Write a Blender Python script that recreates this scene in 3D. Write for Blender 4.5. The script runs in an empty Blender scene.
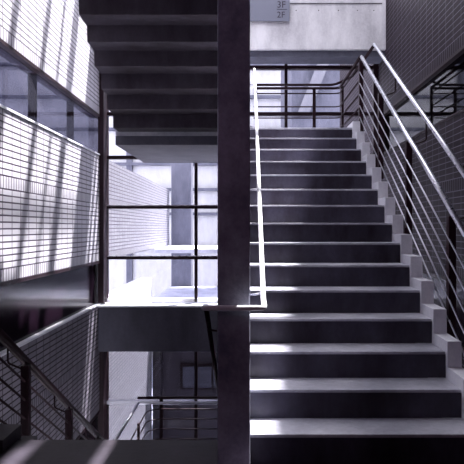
import bpy, bmesh, math, random
from mathutils import Vector
random.seed(4)
EYE = 1.285            # camera height above the near floor; heights below are written relative to the eye
sc = bpy.context.scene
C = sc.collection

# ------------------------------------------------------------------ camera, sky, sun, exposure
cam = bpy.data.cameras.new('camera'); co = bpy.data.objects.new('camera', cam); C.objects.link(co)
co.location = (0, 0, EYE); co.rotation_euler = (math.pi/2, 0, 0)
cam.sensor_width = 36; cam.lens = 600/464*36
cam.shift_x = -15/464; cam.shift_y = -4/464
cam.clip_start = .05; cam.clip_end = 200
sc.camera = co

SUN = Vector((-.30, -.31, -1.0)).normalized()
w = bpy.data.worlds.new('sky'); sc.world = w; w.use_nodes = True
bg = w.node_tree.nodes['Background']
bg.inputs[0].default_value = (.90, .89, 1.0, 1); bg.inputs[1].default_value = 2.7
sun = bpy.data.lights.new('sun', 'SUN'); so = bpy.data.objects.new('sun', sun); C.objects.link(so)
sun.energy = 20; sun.angle = math.radians(1.5); sun.color = (1.0, .965, .985)
so.rotation_euler = SUN.to_track_quat('-Z', 'Y').to_euler(); so.location = (3, 12, 20)
# unseen dim reddish fill, added behind the viewer to tint the dark areas
al = bpy.data.lights.new('maroon_fill', 'AREA'); ao = bpy.data.objects.new('maroon_fill', al); C.objects.link(ao)
al.shape = 'RECTANGLE'; al.size = 2.5; al.size_y = 1.2; al.energy = 5; al.color = (1.0, .50, .72)
ao.location = (0, -1.2, 3.6); ao.rotation_euler = (math.radians(62), 0, 0)

def portal(name, loc, rot, sx, sy):
    l = bpy.data.lights.new(name, 'AREA'); o = bpy.data.objects.new(name, l); C.objects.link(o)
    l.shape = 'RECTANGLE'; l.size = sx; l.size_y = sy; l.cycles.is_portal = True
    o.location = loc; o.rotation_euler = rot
vs = sc.view_settings
vs.view_transform = 'Standard'; vs.look = 'None'; vs.gamma = 1; vs.exposure = 0.62; vs.use_curve_mapping = False

# ------------------------------------------------------------------ materials
def nmat(name):
    m = bpy.data.materials.new(name); m.use_nodes = True
    return m, m.node_tree, m.node_tree.nodes['Principled BSDF']

def concrete(name, c1, c2, rough=.6, scale=3.0, stretch=(1, 1, .35), spec=.5, bump=.15):
    m, t, p = nmat(name); N, L = t.nodes, t.links
    tc = N.new('ShaderNodeTexCoord'); mp = N.new('ShaderNodeMapping'); mp.inputs['Scale'].default_value = stretch
    n1 = N.new('ShaderNodeTexNoise'); n1.inputs['Scale'].default_value = scale; n1.inputs['Detail'].default_value = 8
    n1.inputs['Roughness'].default_value = .65
    n2 = N.new('ShaderNodeTexNoise'); n2.inputs['Scale'].default_value = scale*14; n2.inputs['Detail'].default_value = 4
    r = N.new('ShaderNodeValToRGB'); r.color_ramp.elements[0].position = .36; r.color_ramp.elements[1].position = .66
    r.color_ramp.elements[0].color = (*c1, 1); r.color_ramp.elements[1].color = (*c2, 1)
    mx = N.new('ShaderNodeMixRGB'); mx.blend_type = 'OVERLAY'; mx.inputs[0].default_value = .25
    L.new(tc.outputs['Object'], mp.inputs[0]); L.new(mp.outputs[0], n1.inputs[0]); L.new(tc.outputs['Object'], n2.inputs[0])
    L.new(n1.outputs[0], r.inputs[0]); L.new(r.outputs[0], mx.inputs[1]); L.new(n2.outputs[0], mx.inputs[2])
    L.new(mx.outputs[0], p.inputs['Base Color'])
    b = N.new('ShaderNodeBump'); b.inputs['Strength'].default_value = bump; b.inputs['Distance'].default_value = .01
    L.new(n2.outputs[0], b.inputs['Height']); L.new(b.outputs[0], p.inputs['Normal'])
    p.inputs['Roughness'].default_value = rough; p.inputs['Specular IOR Level'].default_value = spec
    return m

def brick(name, c1, c2, mortar, msize=.012, rough=.45, spec=.4):
    """stack-bond glazed brick on a wall in the YZ plane, with soldier courses along its foot and middle"""
    m, t, p = nmat(name); N, L = t.nodes, t.links
    tc = N.new('ShaderNodeTexCoord'); sp = N.new('ShaderNodeSeparateXYZ'); cb = N.new('ShaderNodeCombineXYZ')
    L.new(tc.outputs['Object'], sp.inputs[0]); L.new(sp.outputs['Y'], cb.inputs['X']); L.new(sp.outputs['Z'], cb.inputs['Y'])
    def bt(wd, h):
        b = N.new('ShaderNodeTexBrick'); b.offset = 0; b.squash = 1
        b.inputs['Scale'].default_value = 1; b.inputs['Brick Width'].default_value = wd; b.inputs['Row Height'].default_value = h
        b.inputs['Mortar Size'].default_value = msize/2; b.inputs['Mortar Smooth'].default_value = .3
        b.inputs['Color1'].default_value = (*c1, 1); b.inputs['Color2'].default_value = (*c2, 1); b.inputs['Mortar'].default_value = (*mortar, 1)
        L.new(cb.outputs[0], b.inputs['Vector']); return b
    a = bt(.22, .0615); s = bt(.062, .123)
    def band(lo, hi):
        g = N.new('ShaderNodeMath'); g.operation = 'GREATER_THAN'; g.inputs[1].default_value = lo; L.new(sp.outputs['Z'], g.inputs[0])
        l = N.new('ShaderNodeMath'); l.operation = 'LESS_THAN'; l.inputs[1].default_value = hi; L.new(sp.outputs['Z'], l.inputs[0])
        q = N.new('ShaderNodeMath'); q.operation = 'MULTIPLY'; L.new(g.outputs[0], q.inputs[0]); L.new(l.outputs[0], q.inputs[1]); return q
    b1 = band(-.001, .123); b2 = band(.861, .984)
    ad = N.new('ShaderNodeMath'); ad.operation = 'ADD'; L.new(b1.outputs[0], ad.inputs[0]); L.new(b2.outputs[0], ad.inputs[1])
    mx = N.new('ShaderNodeMixRGB'); L.new(ad.outputs[0], mx.inputs[0]); L.new(a.outputs['Color'], mx.inputs[1]); L.new(s.outputs['Color'], mx.inputs[2])
    L.new(mx.outputs[0], p.inputs['Base Color'])
    mf = N.new('ShaderNodeMixRGB'); L.new(ad.outputs[0], mf.inputs[0]); L.new(a.outputs['Fac'], mf.inputs[1]); L.new(s.outputs['Fac'], mf.inputs[2])
    b = N.new('ShaderNodeBump'); b.invert = True; b.inputs['Strength'].default_value = .5; b.inputs['Distance'].default_value = .004
    L.new(mf.outputs[0], b.inputs['Height']); L.new(b.outputs[0], p.inputs['Normal'])
    p.inputs['Roughness'].default_value = rough; p.inputs['Specular IOR Level'].default_value = spec
    return m

def metal(name, col, rough, met=1.0, spec=.5):
    m, t, p = nmat(name); N, L = t.nodes, t.links
    tc = N.new('ShaderNodeTexCoord'); n = N.new('ShaderNodeTexNoise'); n.inputs['Scale'].default_value = 30
    r = N.new('ShaderNodeMapRange'); r.inputs['To Min'].default_value = rough*.8; r.inputs['To Max'].default_value = rough*1.25
    L.new(tc.outputs['Object'], n.inputs[0]); L.new(n.outputs[0], r.inputs[0]); L.new(r.outputs[0], p.inputs['Roughness'])
    p.inputs['Base Color'].default_value = (*col, 1); p.inputs['Metallic'].default_value = met; p.inputs['Specular IOR Level'].default_value = spec
    return m

def glass(name, tint, ior=1.5, rough=0.0):
    m = bpy.data.materials.new(name); m.use_nodes = True; t = m.node_tree; N, L = t.nodes, t.links
    N.remove(N['Principled BSDF']); out = N['Material Output']
    tr = N.new('ShaderNodeBsdfTransparent'); tr.inputs[0].default_value = (*tint, 1)
    gl = N.new('ShaderNodeBsdfGlossy'); gl.inputs['Roughness'].default_value = rough
    fr = N.new('ShaderNodeFresnel'); fr.inputs[0].default_value = ior
    ge = N.new('ShaderNodeNewGeometry'); inv = N.new('ShaderNodeMath'); inv.operation = 'SUBTRACT'; inv.inputs[0].default_value = 1
    L.new(ge.outputs['Backfacing'], inv.inputs[1]); mu = N.new('ShaderNodeMath'); mu.operation = 'MULTIPLY'
    L.new(fr.outputs[0], mu.inputs[0]); L.new(inv.outputs[0], mu.inputs[1])      # the far face of a thin pane does not reflect again
    mx = N.new('ShaderNodeMixShader'); L.new(mu.outputs[0], mx.inputs[0]); L.new(tr.outputs[0], mx.inputs[1]); L.new(gl.outputs[0], mx.inputs[2])
    L.new(mx.outputs[0], out.inputs[0]); return m

M = dict(
    conc=concrete('grey_concrete', (.17, .17, .205), (.30, .30, .35), .55),
    pier=concrete('slate_pier_concrete', (.16, .165, .225), (.42, .42, .52), .6, scale=4, stretch=(1, 1, .8)),
    outbrick=brick('outdoor_white_brick', (.25, .25, .275), (.21, .21, .235), (.07, .06, .085), .018),  # same brick as the wall inside, colour toned down against outdoor glare
    lowglass=glass('dimming_clear_glass', (.48, .48, .51), 1.35),  # grey tint added to dim the daylight reaching the lower wall
    conc_dark=concrete('dark_raw_concrete', (.07, .06, .085), (.13, .125, .16), .6),  # one dark concrete tone for the hidden walls, slabs and joists
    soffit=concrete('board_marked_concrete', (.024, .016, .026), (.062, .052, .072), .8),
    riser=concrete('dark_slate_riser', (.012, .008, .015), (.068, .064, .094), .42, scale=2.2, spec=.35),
    underside=concrete('slab_underside_concrete', (.06, .06, .085), (.10, .10, .13), .7),
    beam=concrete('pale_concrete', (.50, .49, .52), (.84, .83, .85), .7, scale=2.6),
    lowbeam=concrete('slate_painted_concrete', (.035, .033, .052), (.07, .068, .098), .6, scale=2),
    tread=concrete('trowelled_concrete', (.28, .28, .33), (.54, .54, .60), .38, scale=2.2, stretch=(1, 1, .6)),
    kerb=concrete('pale_kerb_concrete', (.58, .58, .63), (.74, .74, .78), .55),
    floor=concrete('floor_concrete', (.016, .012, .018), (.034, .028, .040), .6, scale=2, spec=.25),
    white_brick=brick('white_glazed_brick', (.52, .51, .55), (.45, .44, .485), (.045, .03, .05), .017),  # shadow of the recessed joints is put into the dark mortar colour
    shaded_grey_brick=brick('shaded_glazed_brick', (.011, .006, .010), (.018, .011, .016), (.115, .105, .135), .009, .55, .08),  # unlit side: shade put into the brick colour, joints left lighter
    shaded_white_brick=brick('shaded_white_glazed_brick', (.24, .22, .26), (.17, .16, .19), (.008, .003, .007), .017, .5, .15),  # the white brick again, shade of the lower bands put into its colour
    steel=metal('brushed_steel', (.60, .60, .66), .28),
    rod_steel=metal('rod_steel', (.50, .50, .56), .3),
    ribbed=brick('white_ribbed_cladding', (.62, .62, .66), (.56, .56, .60), (.36, .35, .40), .02),
    white_steel=metal('white_painted_steel', (.82, .82, .86), .3, 0.),
    dark_steel=metal('dark_painted_steel', (.014, .003, .007), .5, .0, .2),
    frame=metal('dark_window_frame', (.014, .005, .009), .5, 0., .2),
    sill=concrete('white_sill', (.66, .66, .72), (.8, .8, .84), .4),
    glass=glass('clear_glass', (.97, .97, .99), 1.35),
    tinted=glass('tinted_glass', (.40, .40, .46), 1.5, .02),
    smoked=glass('smoked_glass', (.02, .016, .025), 1.35, .03),
    darkglass=metal('dark_spandrel_glass', (.010, .005, .010), .14, 0., .06),
    white=concrete('white_render', (.36, .36, .38), (.44, .44, .46), .8),
    haze=concrete('pale_blue_render', (.065, .067, .095), (.11, .112, .15), .8),
    haze_pale=concrete('grey_render', (.13, .13, .16), (.17, .17, .20), .8),
    annex=concrete('dark_cladding', (.030, .022, .034), (.055, .045, .065), .6),
    roofing=concrete('pale_roofing', (.36, .37, .46), (.55, .56, .66), .7),
    sign=metal('sign_grey_enamel', (.20, .21, .27), .45, .2),
    ink=metal('sign_dark_ink', (.03, .02, .04), .5, 0.),
    bark=metal('bark', (.05, .035, .04), .8, 0.),
)

# ------------------------------------------------------------------ mesh helpers
def link(name, bm, mat, parent=None, bevel=0, smooth=False):
    if bevel:
        bmesh.ops.bevel(bm, geom=[e for e in bm.edges], offset=bevel, segments=2, profile=.6, affect='EDGES')
    bmesh.ops.recalc_face_normals(bm, faces=bm.faces)
    me = bpy.data.meshes.new(name); bm.to_mesh(me); bm.free(); me.materials.append(mat)
    if smooth:
        for p in me.polygons: p.use_smooth = True
    o = bpy.data.objects.new(name, me); C.objects.link(o)
    if parent: o.parent = parent; o.matrix_parent_inverse = parent.matrix_basis.inverted()
    return o

def add_box(bm, x0, x1, y0, y1, h0, h1):
    z0, z1 = h0+EYE, h1+EYE
    v = [bm.verts.new(p) for p in ((x0,y0,z0),(x1,y0,z0),(x1,y1,z0),(x0,y1,z0),(x0,y0,z1),(x1,y0,z1),(x1,y1,z1),(x0,y1,z1))]
    for f in ((0,1,2,3),(4,7,6,5),(0,4,5,1),(1,5,6,2),(2,6,7,3),(3,7,4,0)): bm.faces.new([v[i] for i in f])

def box(name, mat, b, parent=None, bevel=0, origin=False):
    bm = bmesh.new(); add_box(bm, *b)
    o = link(name, bm, mat, parent, bevel)
    if origin:      # local origin at the foot so that the brick courses start there
        for v in o.data.vertices: v.co.z -= b[4]+EYE
        o.location.z = b[4]+EYE
    return o

def add_prism(bm, x0, x1, prof):
    """extrude a YH profile along X"""
    a = [bm.verts.new((x0, y, h+EYE)) for y, h in prof]; b = [bm.verts.new((x1, y, h+EYE)) for y, h in prof]
    n = len(prof); bm.faces.new(a); bm.faces.new(b[::-1])
    for i in range(n): bm.faces.new((a[i], b[i], b[(i+1) % n], a[(i+1) % n]))

def prism(name, mat, x0, x1, prof, parent=None, bevel=0):
    bm = bmesh.new(); add_prism(bm, x0, x1, prof); return link(name, bm, mat, parent, bevel)

def fillet(pts, r, n=5):
    pts = [Vector(p) for p in pts]; out = [pts[0]]
    for i in range(1, len(pts)-1):
        a, b, c = pts[i-1], pts[i], pts[i+1]
        d1 = (a-b); d2 = (c-b); rr = min(r, d1.length*.45, d2.length*.45)
        p, q = b+d1.normalized()*rr, b+d2.normalized()*rr
        for k in range(n+1):
            t = k/n; out.append(p*(1-t)**2 + b*2*t*(1-t) + q*t*t)
    out.append(pts[-1]); return out

def add_tube(bm, pts, r, seg=12):
    pts = [Vector((p[0], p[1], p[2]+EYE)) for p in pts]; rings = []; prev = None
    for i, p in enumerate(pts):
        if i == 0: d = pts[1]-p
        elif i == len(pts)-1: d = p-pts[-2]
        else: d = (pts[i+1]-p).normalized()+(p-pts[i-1]).normalized()
        d.normalize()
        if prev is None:
            u = d.orthogonal().normalized()
        else:
            u = (prev - d*prev.dot(d)).normalized()
        prev = u; v = d.cross(u)
        rings.append([bm.verts.new(p+(u*math.cos(2*math.pi*k/seg)+v*math.sin(2*math.pi*k/seg))*r) for k in range(seg)])
    for a, b in zip(rings, rings[1:]):
        for k in range(seg): bm.faces.new((a[k], a[(k+1) % seg], b[(k+1) % seg], b[k]))
    bm.faces.new(rings[0][::-1]); bm.faces.new(rings[-1])

def tube(name, mat, pts, r, parent=None, seg=12):
    bm = bmesh.new(); add_tube(bm, pts, r, seg); return link(name, bm, mat, parent, smooth=True)

def thing(name, label, cat, loc=(0, 0, 0), group=None):
    o = bpy.data.objects.new(name, None); C.objects.link(o); o.location = (loc[0], loc[1], loc[2]+EYE)
    o.empty_display_size = .1
    o['label'] = label; o['category'] = cat
    if group: o['group'] = group
    return o
def tag(o, label, cat, group=None):
    o['label'] = label; o['category'] = cat
    if group: o['group'] = group
    return o
def struct(o, label=None):
    o['kind'] = 'structure'
    if label: o['label'] = label
    return o

FL = -1.285            # near floor
XL, XR = -2.24, 2.04   # side walls
YB = 9.35              # plane of the back glazing
LAND = 1.214           # half landing ahead
LOW = -3.50            # half landing below
R2 = .1615
T, R = .2843, .1670    # tread, riser

# ------------------------------------------------------------------ setting
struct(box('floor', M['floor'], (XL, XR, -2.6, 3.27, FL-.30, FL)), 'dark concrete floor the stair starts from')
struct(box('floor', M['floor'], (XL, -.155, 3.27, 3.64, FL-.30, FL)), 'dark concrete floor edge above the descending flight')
struct(box('wall_center', M['pier'], (-.155, .016, 3.15, 3.75, -5.6, 5.0), bevel=.006), 'narrow slate concrete pier between the two flights, seen end-on')
wc = bmesh.new()      # unseen wall added to shade the floor; two slots pass sun patches
for b in ((3.7505, 3.9, -5.6, 5), (3.9, 4.3, -5.6, .86), (3.9, 4.3, 1.58, 5), (4.3, 4.7, -5.6, .86), (4.3, 4.7, 1.58, 2.38), (4.3, 4.7, 3.25, 5),
          (4.7, 5.05, -5.6, 2.38), (4.7, 5.05, 3.25, 5), (5.05, 5.2, -5.6, 5)):
    add_box(wc, -.154, .015, *b)
struct(link('wall_center', wc, M['conc_dark']), 'added wall behind the pier, two slots shaped to cast sun patches')
struct(prism('wall_center', M['conc_dark'], -.155, .016, [(5.2005, -5.6), (7.04, -5.6), (7.04, LAND-.35), (7.249, LAND-.23), (7.249, LAND+.10), (5.2005, LAND+.10-(7.25-5.2)*R/T)]), 'low wall between the flights behind the pier')
struct(box('wall_back', M['conc_dark'], (XL-.2, XR+.2, -2.8, -2.6, FL-.3, 5.0)), 'wall behind the viewer')
struct(box('ceiling', M['conc_dark'], (XL, XR, -2.6, 4.12, 2.93, 3.152)), 'slab of the next floor over the viewer')

bands = [('brick', -5.6, -3.4), ('dark', -3.4, -2.77), ('brick', -2.77, -1.17), ('dark', -1.17, -.50), ('brick', -.50, 1.10),
         ('glass', 1.10, 1.72), ('brick', 1.72, 3.35), ('glass', 3.35, 3.98), ('brick', 3.98, 5.0)]
nwin = 0
for side, xf, s, bmat in (('left', XL, -1, M['white_brick']), ('right', XR, 1, M['shaded_grey_brick'])):
    for kind, a, b in bands:
        x0, x1 = sorted((xf, xf+s*.22))
        if kind == 'brick':
            struct(box('wall_'+side, M['shaded_white_brick'] if side == 'left' and b < -1 else bmat, (x0, x1, -2.6, YB+.05, a, b), origin=True))
            if b < 5:
                xs = sorted((xf-s*.012, xf+s*.05))
                struct(box('trim_%d' % (nwin+1), M['sill'] if side == 'left' else M['frame'], (xs[0], xs[1], -2.6, YB-.02, b, b+.022)))
        else:
            nwin += 1
            w_ = thing('window_%d' % nwin, 'x', 'window', (xf, 3, a)); del w_['category']; del w_['label']; struct(w_)
            g = (M['tinted'] if side == 'left' else M['smoked']) if kind == 'glass' else M['darkglass']
            p0, p1 = sorted((xf+s*.05, xf+s*.06))
            box('pane', g, (p0, p1, -2.6, YB-.02, a+.022, b), w_)
            f0, f1 = sorted((xf-s*.008, xf+s*.07))
            box('window_frame', M['frame'], (f0, f1, -2.6, YB-.02, b-.035, b-.001), w_)
            # vertical mullions on the outside of the pane
            for k in range(9):
                y = 7.95-k*1.4
                m0, m1 = sorted((xf+s*.065, xf+s*.14))
                if y > -2.5: box('mullion', M['frame'], (m0, m1, y-.035, y+.035, a+.024, b-.036), w_)
            if kind == 'dark':
                q0, q1 = sorted((xf+s*.142, xf+s*.22)); struct(box('wall_'+side, M['annex'], (q0, q1, -2.6, YB, a, b)))

# unseen roof: slab strips and joists, openings shaped to cast sun streaks
ro = bmesh.new()
RH = 5.0
for b in ((XL-.22, -1.90, -2.6, 9.6), (XR-.01, XR+.22, -2.6, 9.6), (-1.90, XR-.01, -2.6, 3.3)):
    add_box(ro, b[0], b[1], b[2], b[3], RH, RH+.25)
struct(link('ceiling', ro, M['conc_dark']), 'unseen roof slab, openings shaped to let the sun in')
jo = bmesh.new()
for Y0, wd in ((4.45, .12), (5.25, .13), (6.10, .12), (6.62, .05), (7.10, .22)):
    yy = Y0+.31*RH
    add_box(jo, -1.95, XR+.2, yy-wd/2, yy+wd/2, RH+.251, RH+.36)
add_box(jo, -.70, -.63, 3.3, 9.6, RH+.361, RH+.45)
add_box(jo, XL-.2, XR+.2, 3.0, 3.2, RH+.251, RH+.36)
struct(link('trim_30', jo, M['conc_dark']), 'unseen joists over the rooflight, set to cast shadow streaks')
portal('rooflight_portal', (-.05, 6.4, RH+EYE-.02), (0, 0, 0), 3.7, 6.2)
portal('back_portal', (-.1, YB-.05, EYE+1.9), (-math.pi/2, 0, 0), 4.2, 6.1)

# beams across the back
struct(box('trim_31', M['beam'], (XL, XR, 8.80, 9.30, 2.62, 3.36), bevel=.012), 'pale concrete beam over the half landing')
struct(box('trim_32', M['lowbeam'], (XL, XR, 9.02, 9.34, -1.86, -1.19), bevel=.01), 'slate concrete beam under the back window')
struct(box('trim_33', M['sill'], (XL, XR, 9.0, 9.34, -1.189, -1.165)), 'white sill under the back window')
# bolt holes and a thin drip groove on the pale beam
bh = bmesh.new()
for x in (.42, .72, 1.05, 1.34, 1.62, 1.86):
    for h in (3.19,): add_tube(bh, [(x, 8.805, h), (x, 8.795, h)], .008, 10)
add_box(bh, .63, 1.98, 8.790, 8.80, 3.285, 3.295)
struct(link('trim_34', bh, M['annex']), 'tie holes and groove in the pale beam')
struct(box('trim_35', M['haze'], (XL, XR, 8.86, 9.25, 2.53, 2.619)), 'grey soffit strip under the pale beam')

# back window: one frame, panes, mullions
nwin += 1
bw = thing('window_%d' % nwin, 'x', 'window', (0, YB, -1.15)); del bw['category']; del bw['label']; struct(bw)
box('pane', M['glass'], (XL, XR, YB+.02, YB+.03, -1.15, 5.0), bw)
for x, wd in ((-2.205, .07), (-.795, .045), (.608, .045), (2.0, .07)):
    box('mullion', M['frame'], (x-wd/2, x+wd/2, YB-.03, YB+.08, -1.15, 5.0), bw)
for h in (1.777, 1.10, .327, -.463, 2.50, 3.75):
    box('transom', M['frame'], (XL, XR, YB-.025, YB+.075, h-.026, h+.026), bw)
for h in (-.435, .353): box('transom', M['steel'], (XL, XR, YB-.045, YB-.028, h-.012, h+.004), bw)
box('window_frame', M['white_steel'], (XL, XR, YB-.03, YB+.08, -1.15, -1.10), bw)
nwin += 1
bw = thing('window_%d' % nwin, 'x', 'window', (0, YB, -5.0)); del bw['category']; del bw['label']; struct(bw)
box('pane', M['lowglass'], (XL, XR, YB+.02, YB+.03, -5.6, -1.87), bw)
for x, wd in ((-2.205, .07), (-.795, .045), (.608, .045), (2.0, .07)):
    box('mullion', M['frame'], (x-wd/2, x+wd/2, YB-.03, YB+.08, -5.6, -1.87), bw)
box('transom', M['rod_steel'], (XL, XR, YB-.035, YB+.075, -2.74, -2.69), bw)
box('transom', M['frame'], (XL, XR, YB-.025, YB+.075, -3.6, -3.55), bw)
# corner post
struct(box('trim_36', M['frame'], (XL-.02, XL+.065, 9.10, 9.31, -1.14, 2.6)), 'dark corner post at the back left')
struct(box('trim_37', M['frame'], (XL-.02, XL+.065, 9.10, 9.31, -5.6, -1.87)), 'dark corner post below the beam')

# ------------------------------------------------------------------ stairs
def flight_prof(y0, y1, h, leg_y, leg_h, t=.214):
    """a tread slab from y0 (near) to y1 with its riser leg"""
    return None

st = thing('staircase', 'concrete flight climbing away to the half landing on the right', 'staircase', (.65, 3.3, FL))
for i in range(1, 15):
    y0 = 7.25-T*i; y1 = 7.25-T*(i-1); h = LAND-R*i
    lo = h-R if i < 14 else FL
    # riser at y0, tread back to y1, sawtooth underside
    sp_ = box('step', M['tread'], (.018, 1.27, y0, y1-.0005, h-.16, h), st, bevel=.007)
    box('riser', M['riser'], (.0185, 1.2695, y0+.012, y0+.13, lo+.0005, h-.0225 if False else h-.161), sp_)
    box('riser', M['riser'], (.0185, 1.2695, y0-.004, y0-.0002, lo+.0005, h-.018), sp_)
kb = bmesh.new()
prof = []
for i in range(0, 15):
    y0 = 7.25-T*i-.03; h = LAND-R*i+.07
    prof += [(y0+T if i else 7.9, h), (y0, h)]
prof[0] = (7.62, LAND+.07)
prof += [(3.24, FL), (3.85, FL), (7.62, LAND-.21)]
add_prism(kb, 1.271, 1.362, prof)
link('side_kerb', kb, M['kerb'], st, bevel=.004)
box('landing', M['tread'], (-1.59, 1.27, 7.25, 9.25, LAND-.10, LAND), st, bevel=.004)
box('landing_underside', M['underside'], (-1.59, 1.27, 7.2505, 9.2495, LAND-.21, LAND-.1005), st, bevel=.004)
box('riser', M['riser'], (.0185, 1.2695, 7.244, 7.2495, LAND-R+.0005, LAND-.026), st)
box('landing', M['kerb'], (1.2705, 1.362, 7.62, 9.25, LAND-.21, LAND+.07), st, bevel=.004)

st2 = thing('staircase', 'dark sawtooth-bottomed flight overhead on the left, rising towards the viewer', 'staircase', (-.9, 7.2, LAND))
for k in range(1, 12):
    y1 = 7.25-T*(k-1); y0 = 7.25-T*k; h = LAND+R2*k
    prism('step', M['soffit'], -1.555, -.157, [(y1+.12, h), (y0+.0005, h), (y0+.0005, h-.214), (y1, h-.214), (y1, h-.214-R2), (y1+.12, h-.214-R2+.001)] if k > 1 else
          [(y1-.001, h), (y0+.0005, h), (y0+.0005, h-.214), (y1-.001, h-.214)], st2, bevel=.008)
st3 = thing('staircase', 'flight descending away on the left behind the floor edge', 'staircase', (-.9, 3.64, FL))
for k in range(1, 13):
    y0 = 3.64+T*(k-1); y1 = 3.64+T*k; h = FL-.17*k
    prism('step', M['tread'], -1.39, -.157, [(y0+.0005, h), (y1, h), (y1, h-.30), (y0+.0005, h-.16)], st3, bevel=.004)
box('landing', M['tread'], (-1.59, 1.4, 3.64+T*12+.001, 9.25, LOW-.21, LOW), st3, bevel=.004)
kb = bmesh.new(); prof = [(3.42, FL+.001), (3.42, FL+.075), (3.70, FL+.075)]
for k in range(1, 13):
    prof += [(3.70+T*(k-1), FL+.075-.17*k), (3.70+T*k, FL+.075-.17*k)]
prof += [(3.70+T*12, FL-.17*12-.25), (3.66, FL-.35), (3.66, FL+.001)]
add_prism(kb, -1.59, -1.392, prof)
link('side_kerb', kb, M['floor'], st3)

# ------------------------------------------------------------------ railings
def post(x, y, h0, h1, parent, wd=.055, dp=.016):
    return box('post', M['dark_steel'], (x-dp, x+dp, y-wd/2, y+wd/2, h0, h1), parent, bevel=.003)
def bracket(x, xo, y, h, ho, parent):
    """bent rod from post head out to the outer handrail"""
    p = fillet([(x, y, h-.02), (xo-.0, y, h+.035), (xo, y, ho-.018)], .02)
    return tube('bracket', M['dark_steel'], p, .008, parent, 8)

SB = (2.08-.053)/(7.32-4.01)
HB = lambda y: 2.08-(7.32-y)*SB if y < 7.32 else 2.08
HA = lambda y: 2.245-(7.34-y)*.612 if y < 7.34 else 2.245
ra = thing('railing', 'steel stair railing with bright inclined rods and dark posts, right of the climbing flight', 'railing', (1.41, 5.2, -.1))
XB, XA = 1.405, 1.56
XP = XB+.01
# handrails
tube('handrail', M['steel'], fillet([(XB, 3.15, HB(3.15)), (XB, 7.36, HB(7.32)+.02)], .05), .021, ra, 16)
tube('handrail', M['steel'], [(XA, 3.15, HA(3.15)), (XA, 7.34, HA(7.34)), (XA, 7.36, HA(7.36))], .021, ra, 16)
for y in (3.30, 4.13, 5.22, 6.31, 7.40):
    hp = HB(y)-.045 if y < 7.4 else 2.05
    base = LAND-(7.25-y)*R/T-.15 if y < 7.25 else LAND-.1
    p = post(XB, y, max(base, FL+.002 if y < 3.6 else base), hp, ra, wd=.06, dp=.025)
    tube('stub', M['dark_steel'], [(XB, y, hp-.002), (XB, y, hp+.03)], .008, p, 8)
    if y < 7.4: bracket(XB+.005, XA, y, hp-.02, HA(y), ra)
    box('base_plate', M['dark_steel'], (1.3625, XB-.0252, y-.035, y+.035, base+.05, base+.13), p)
for k in range(1, 6):
    d = .05+.138*k
    tube('rod', M['rod_steel'], [(XB-.022, 3.15, HB(3.15)-d), (XB-.022, 7.36, HB(7.32)+.02-d)], .0068, ra, 8)

rb = thing('railing', 'dark steel guard with horizontal rods around the half landing', 'railing', (1.0, 9.1, LAND))
YR = 9.08
def guard(parent, x0, base, yfront, xs, top, label=None, nrods=4):
    """horizontal rods along the back, bending round to run along the side"""
    side = x0
    rad = .10
    for hh, r, mt in [(top, .020, M['dark_steel'])]+[(top-.08-.17*k-(.03 if k else 0), .010, M['dark_steel']) for k in range(nrods+1)]:
        tube('top_rail' if r > .01 else 'rod', mt, fillet([(xs, YR, base+hh), (side, YR, base+hh), (side, yfront, base+hh)], rad, 8), r, parent, 10)
guard(rb, XB-.005, LAND, 7.40, .10, .90)
for x in (1.02,): post(x, YR+.03, LAND+.001, LAND+.9, rb, wd=.02, dp=.024)
post(XB+.02, YR-.12, LAND-.1, LAND+.9, rb)
tube('handrail', M['dark_steel'], fillet([(.1, YR-.09, LAND+.93), (XA-.25, YR-.09, LAND+.93), (XA, YR-.2, LAND+1.03), (XA, 7.37, LAND+1.031)], .08), .019, rb, 10)

# descending left rail
rc = thing('railing', 'dark stair railing with one thick post, lower left corner', 'railing', (-1.66, 4.4, FL-.3))
HBl = lambda y: -.98-(y-4.49)*.605
HAl = lambda y: -.873-(y-4.475)*.605
XBl, XAl = -1.655, -1.79
tube('handrail', M['dark_steel'], [(XBl, 3.45, HBl(3.45)), (XBl, 7.38, HBl(7.38))], .021, rc, 14)
tube('handrail', M['dark_steel'], [(XAl, 3.45, HAl(3.45)), (XAl, 7.38, HAl(7.38))], .019, rc, 14)
for y in (3.62, 4.49, 5.58, 6.66):
    p = post(XBl, y, HBl(y)-.90, HBl(y)-.045, rc, wd=.06, dp=.03)
    tube('stub', M['dark_steel'], [(XBl, y, HBl(y)-.046), (XBl, y, HBl(y)-.016)], .008, p, 8)
    bracket(XBl-.005, XAl, y, HBl(y)-.065, HAl(y), rc)
    box('base_plate', M['dark_steel'], (XBl+.031, -1.591, y-.035, y+.035, HBl(y)-.85, HBl(y)-.77), p)
for k in range(1, 6):
    d = .04+.138*k
    tube('rod', M['dark_steel'], [(XBl, 3.45, HBl(3.45)-d), (XBl, 7.38, HBl(7.38)-d)], .0085, rc, 8)

# lower landing guard
rd = thing('railing', 'curved pale and dark rods of the guard on the landing below, by the lower window', 'railing', (-1.0, 9.1, LOW))
for n_, hh, r, mt in [('top_rail', .93, .021, M['dark_steel'])]:
    tube(n_, mt, fillet([(1.3, YR, LOW+hh), (XBl, YR, LOW+hh), ], .05), r, rd, 10)
tube('handrail', M['rod_steel'], fillet([(1.3, YR-.14, LOW+.89), (-1.62, YR-.14, LOW+.89), (-1.62, 7.2, LOW+.89)], .03, 6), .020, rd, 10)
for k in range(5):
    hh = .76-.15*k
    tube('rod', M['dark_steel'], fillet([(1.3, YR, LOW+hh), (-1.50, YR, LOW+hh), (-1.50, 7.45, LOW+hh)], .25, 8), .009, rd, 8)
for x in (-1.3, -.1, 1.1): post(x, YR+.02, LOW+.001, LOW+.91, rd, wd=.02, dp=.026)
post(-1.5, 8.3, LOW+.001, LOW+.80, rd)

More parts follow.
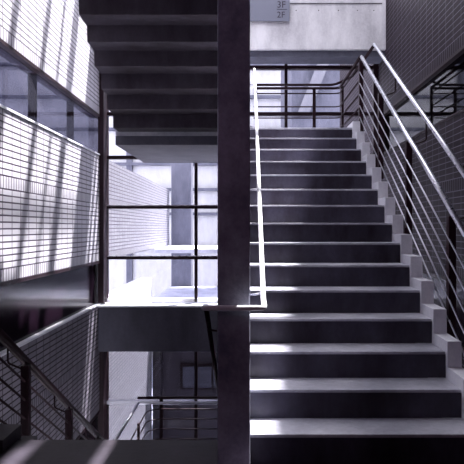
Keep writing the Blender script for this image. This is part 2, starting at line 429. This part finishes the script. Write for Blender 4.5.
# handrail wrapped round the end of the centre wall
re_ = thing('wall_handrail', 'slim steel handrail wrapped round the end of the centre wall', 'handrail', (.09, 3.1, -.41))
hb = -.412
xr_ = .090
tube('handrail', M['white_steel'], fillet([(-.225, 3.30, hb-.02), (-.225, 3.09, hb), (xr_, 3.09, hb), (xr_, 3.32, hb+.02), (xr_, 7.27, hb+.02+3.95*.588), (xr_, 7.6, hb+.02+3.95*.588)], .035), .0145, re_, 14)
tube('handrail', M['dark_steel'], [(-.225, 3.29, hb-.018), (-.225, 7.3, hb-.018-4.0*.588)], .0145, re_, 14)
for y in (3.45, 4.6, 5.75, 6.9):
    h = hb+.02+(y-3.32)*.588
    tube('bracket', M['steel'], fillet([(xr_, y, h-.014), (xr_, y, h-.06), (.0165, y, h-.07)], .02), .007, re_, 8)
    h = hb-.018-(y-3.29)*.588
    tube('bracket', M['dark_steel'], fillet([(-.225, y, h-.014), (-.225, y, h-.06), (-.1555, y, h-.07)], .02), .007, re_, 8)

# ------------------------------------------------------------------ sign
sg = thing('floor_sign', 'blue-grey floor sign plate reading 3F over 2F on the pale beam', 'sign', (.3, 8.76, 3.0))
box('plate', M['sign'], (-.18, .622, 8.755, 8.775, 3.02, 3.75), sg, bevel=.002)
box('fixing', M['dark_steel'], (.1, .3, 8.775, 8.799, 3.1, 3.25), sg)
def text(s, x, h, size, parent):
    cu = bpy.data.curves.new('t', 'FONT'); cu.body = s; cu.size = size; cu.extrude = .002; cu.align_x = 'LEFT'; cu.resolution_u = 4
    o = bpy.data.objects.new('t', cu); C.objects.link(o)
    bpy.context.view_layer.update()
    me = bpy.data.meshes.new_from_object(o.evaluated_get(bpy.context.evaluated_depsgraph_get()))
    bpy.data.objects.remove(o)
    for v in me.vertices: v.co = Vector((x+v.co.x, 8.7535-v.co.z, h+EYE+v.co.y))
    me.materials.append(M['ink'])
    q = bpy.data.objects.new('lettering', me); C.objects.link(q); q.parent = parent; q.matrix_parent_inverse = parent.matrix_basis.inverted()
    return q
text('3F', .435, 3.215, .135, sg); text('2F', .435, 3.07, .125, sg)
box('divider_line', M['ink'], (.435, .585, 8.7505, 8.7545, 3.185, 3.192), sg)

# ------------------------------------------------------------------ outside
struct(box('ground', M['roofing'], (-40, 40, 9.6, 90, -5.9, -5.7)))
w1 = box('brick_wing', M['outbrick'], (XL-.3, XL, YB+.12, 17.3, -.50, 1.10), origin=True)
tag(w1, 'long white brick wall band outside the back window, upper one', 'wall')
w2 = box('brick_wing', M['ribbed'], (XL-.3, XL, YB+.12, 14.1, -5.7, -1.17), origin=True)
tag(w2, 'white brick wall outside below the beam, lower one', 'wall')
w4 = box('brick_wing', M['shaded_grey_brick'], (XR, XR+.3, YB+.12, 13.2, -5.7, 6.0), origin=True)
tag(w4, 'shaded brick wall outside the landing window, on the right', 'wall')
tag(box('ledge', M['roofing'], (XL+.02, -.2, 14.3, 17.2, -.60, -.50)), 'pale ledge running beside the white brick wall outside', 'ledge')
w3 = box('outdoor_column', M['haze'], (-2.2, -1.62, 17.4, 18.0, -5.7, 3.0), bevel=.03); tag(w3, 'blue-grey column beyond the end of the white brick wall', 'column')
an = thing('annex_building', 'low dark outbuilding with one lit window, outside below the beam', 'building', (0, 15.6, -5.7))
box('wall', M['annex'], (-2.2, 6, 14.12, 17.2, -5.7, -1.80), an)
box('roof', M['roofing'], (-2.23, 6.1, 14.05, 17.25, -1.79, -1.68), an)
wn = box('window', M['frame'], (-1.56, -.15, 14.02, 14.12, -3.78, -3.18), an)
box('pane', M['haze'], (-1.50, -.83, 14.00, 14.02, -3.73, -3.24), wn); box('pane', M['haze'], (-.79, -.2, 14.00, 14.02, -3.73, -3.24), wn)
box('cladding_panel', M['annex'], (-2.2, -2.0, 14.0, 14.118, -5.7, -1.95), an)
# far pale building with floor lines
fb = thing('far_building', 'overexposed white building with thin floor lines beyond the back window', 'building', (0, 26, -5.7))
box('wall', M['white'], (-12, 2.0, 26, 30, -5.7, 9.5), fb)
for h in (-3.4, -.9, .55, 1.6, 2.7, 4.2, 5.6, 7.0): box('floor_line', M['haze'], (-12, 2.0, 25.8, 26, h, h+.12), fb)
for x in (-5.2, -1.2): box('pier', M['haze'], (x, x+.25, 25.85, 25.999, -5.7, 9.4), fb)
gb = thing('grey_building', 'hazy grey building with sloping stair outside the landing window', 'building', (4, 18, -5.7))
box('wall', M['haze'], (1.35, 9, 18.2, 24, -5.7, 6.2), gb)
pr = bmesh.new(); add_prism(pr, 0, .2, [(0, 0), (1, 0), (1, 1), (0, 1)]); pr.free()
bm = bmesh.new()
a = [(1.5, 3.4), (1.85, 3.4), (2.65, 5.4), (2.30, 5.4)]
f = [bm.verts.new((x, 18.0, h+EYE)) for x, h in a]; g = [bm.verts.new((x, 18.19, h+EYE)) for x, h in a]
bm.faces.new(f); bm.faces.new(g[::-1])
for i in range(4): bm.faces.new((f[i], g[i], g[(i+1) % 4], f[(i+1) % 4]))
link('stair_stringer', bm, M['haze_pale'], gb)
for h in (3.1, 4.6): box('window_band', M['annex'], (2.9, 5, 18.15, 18.199, h, h+.7), gb)
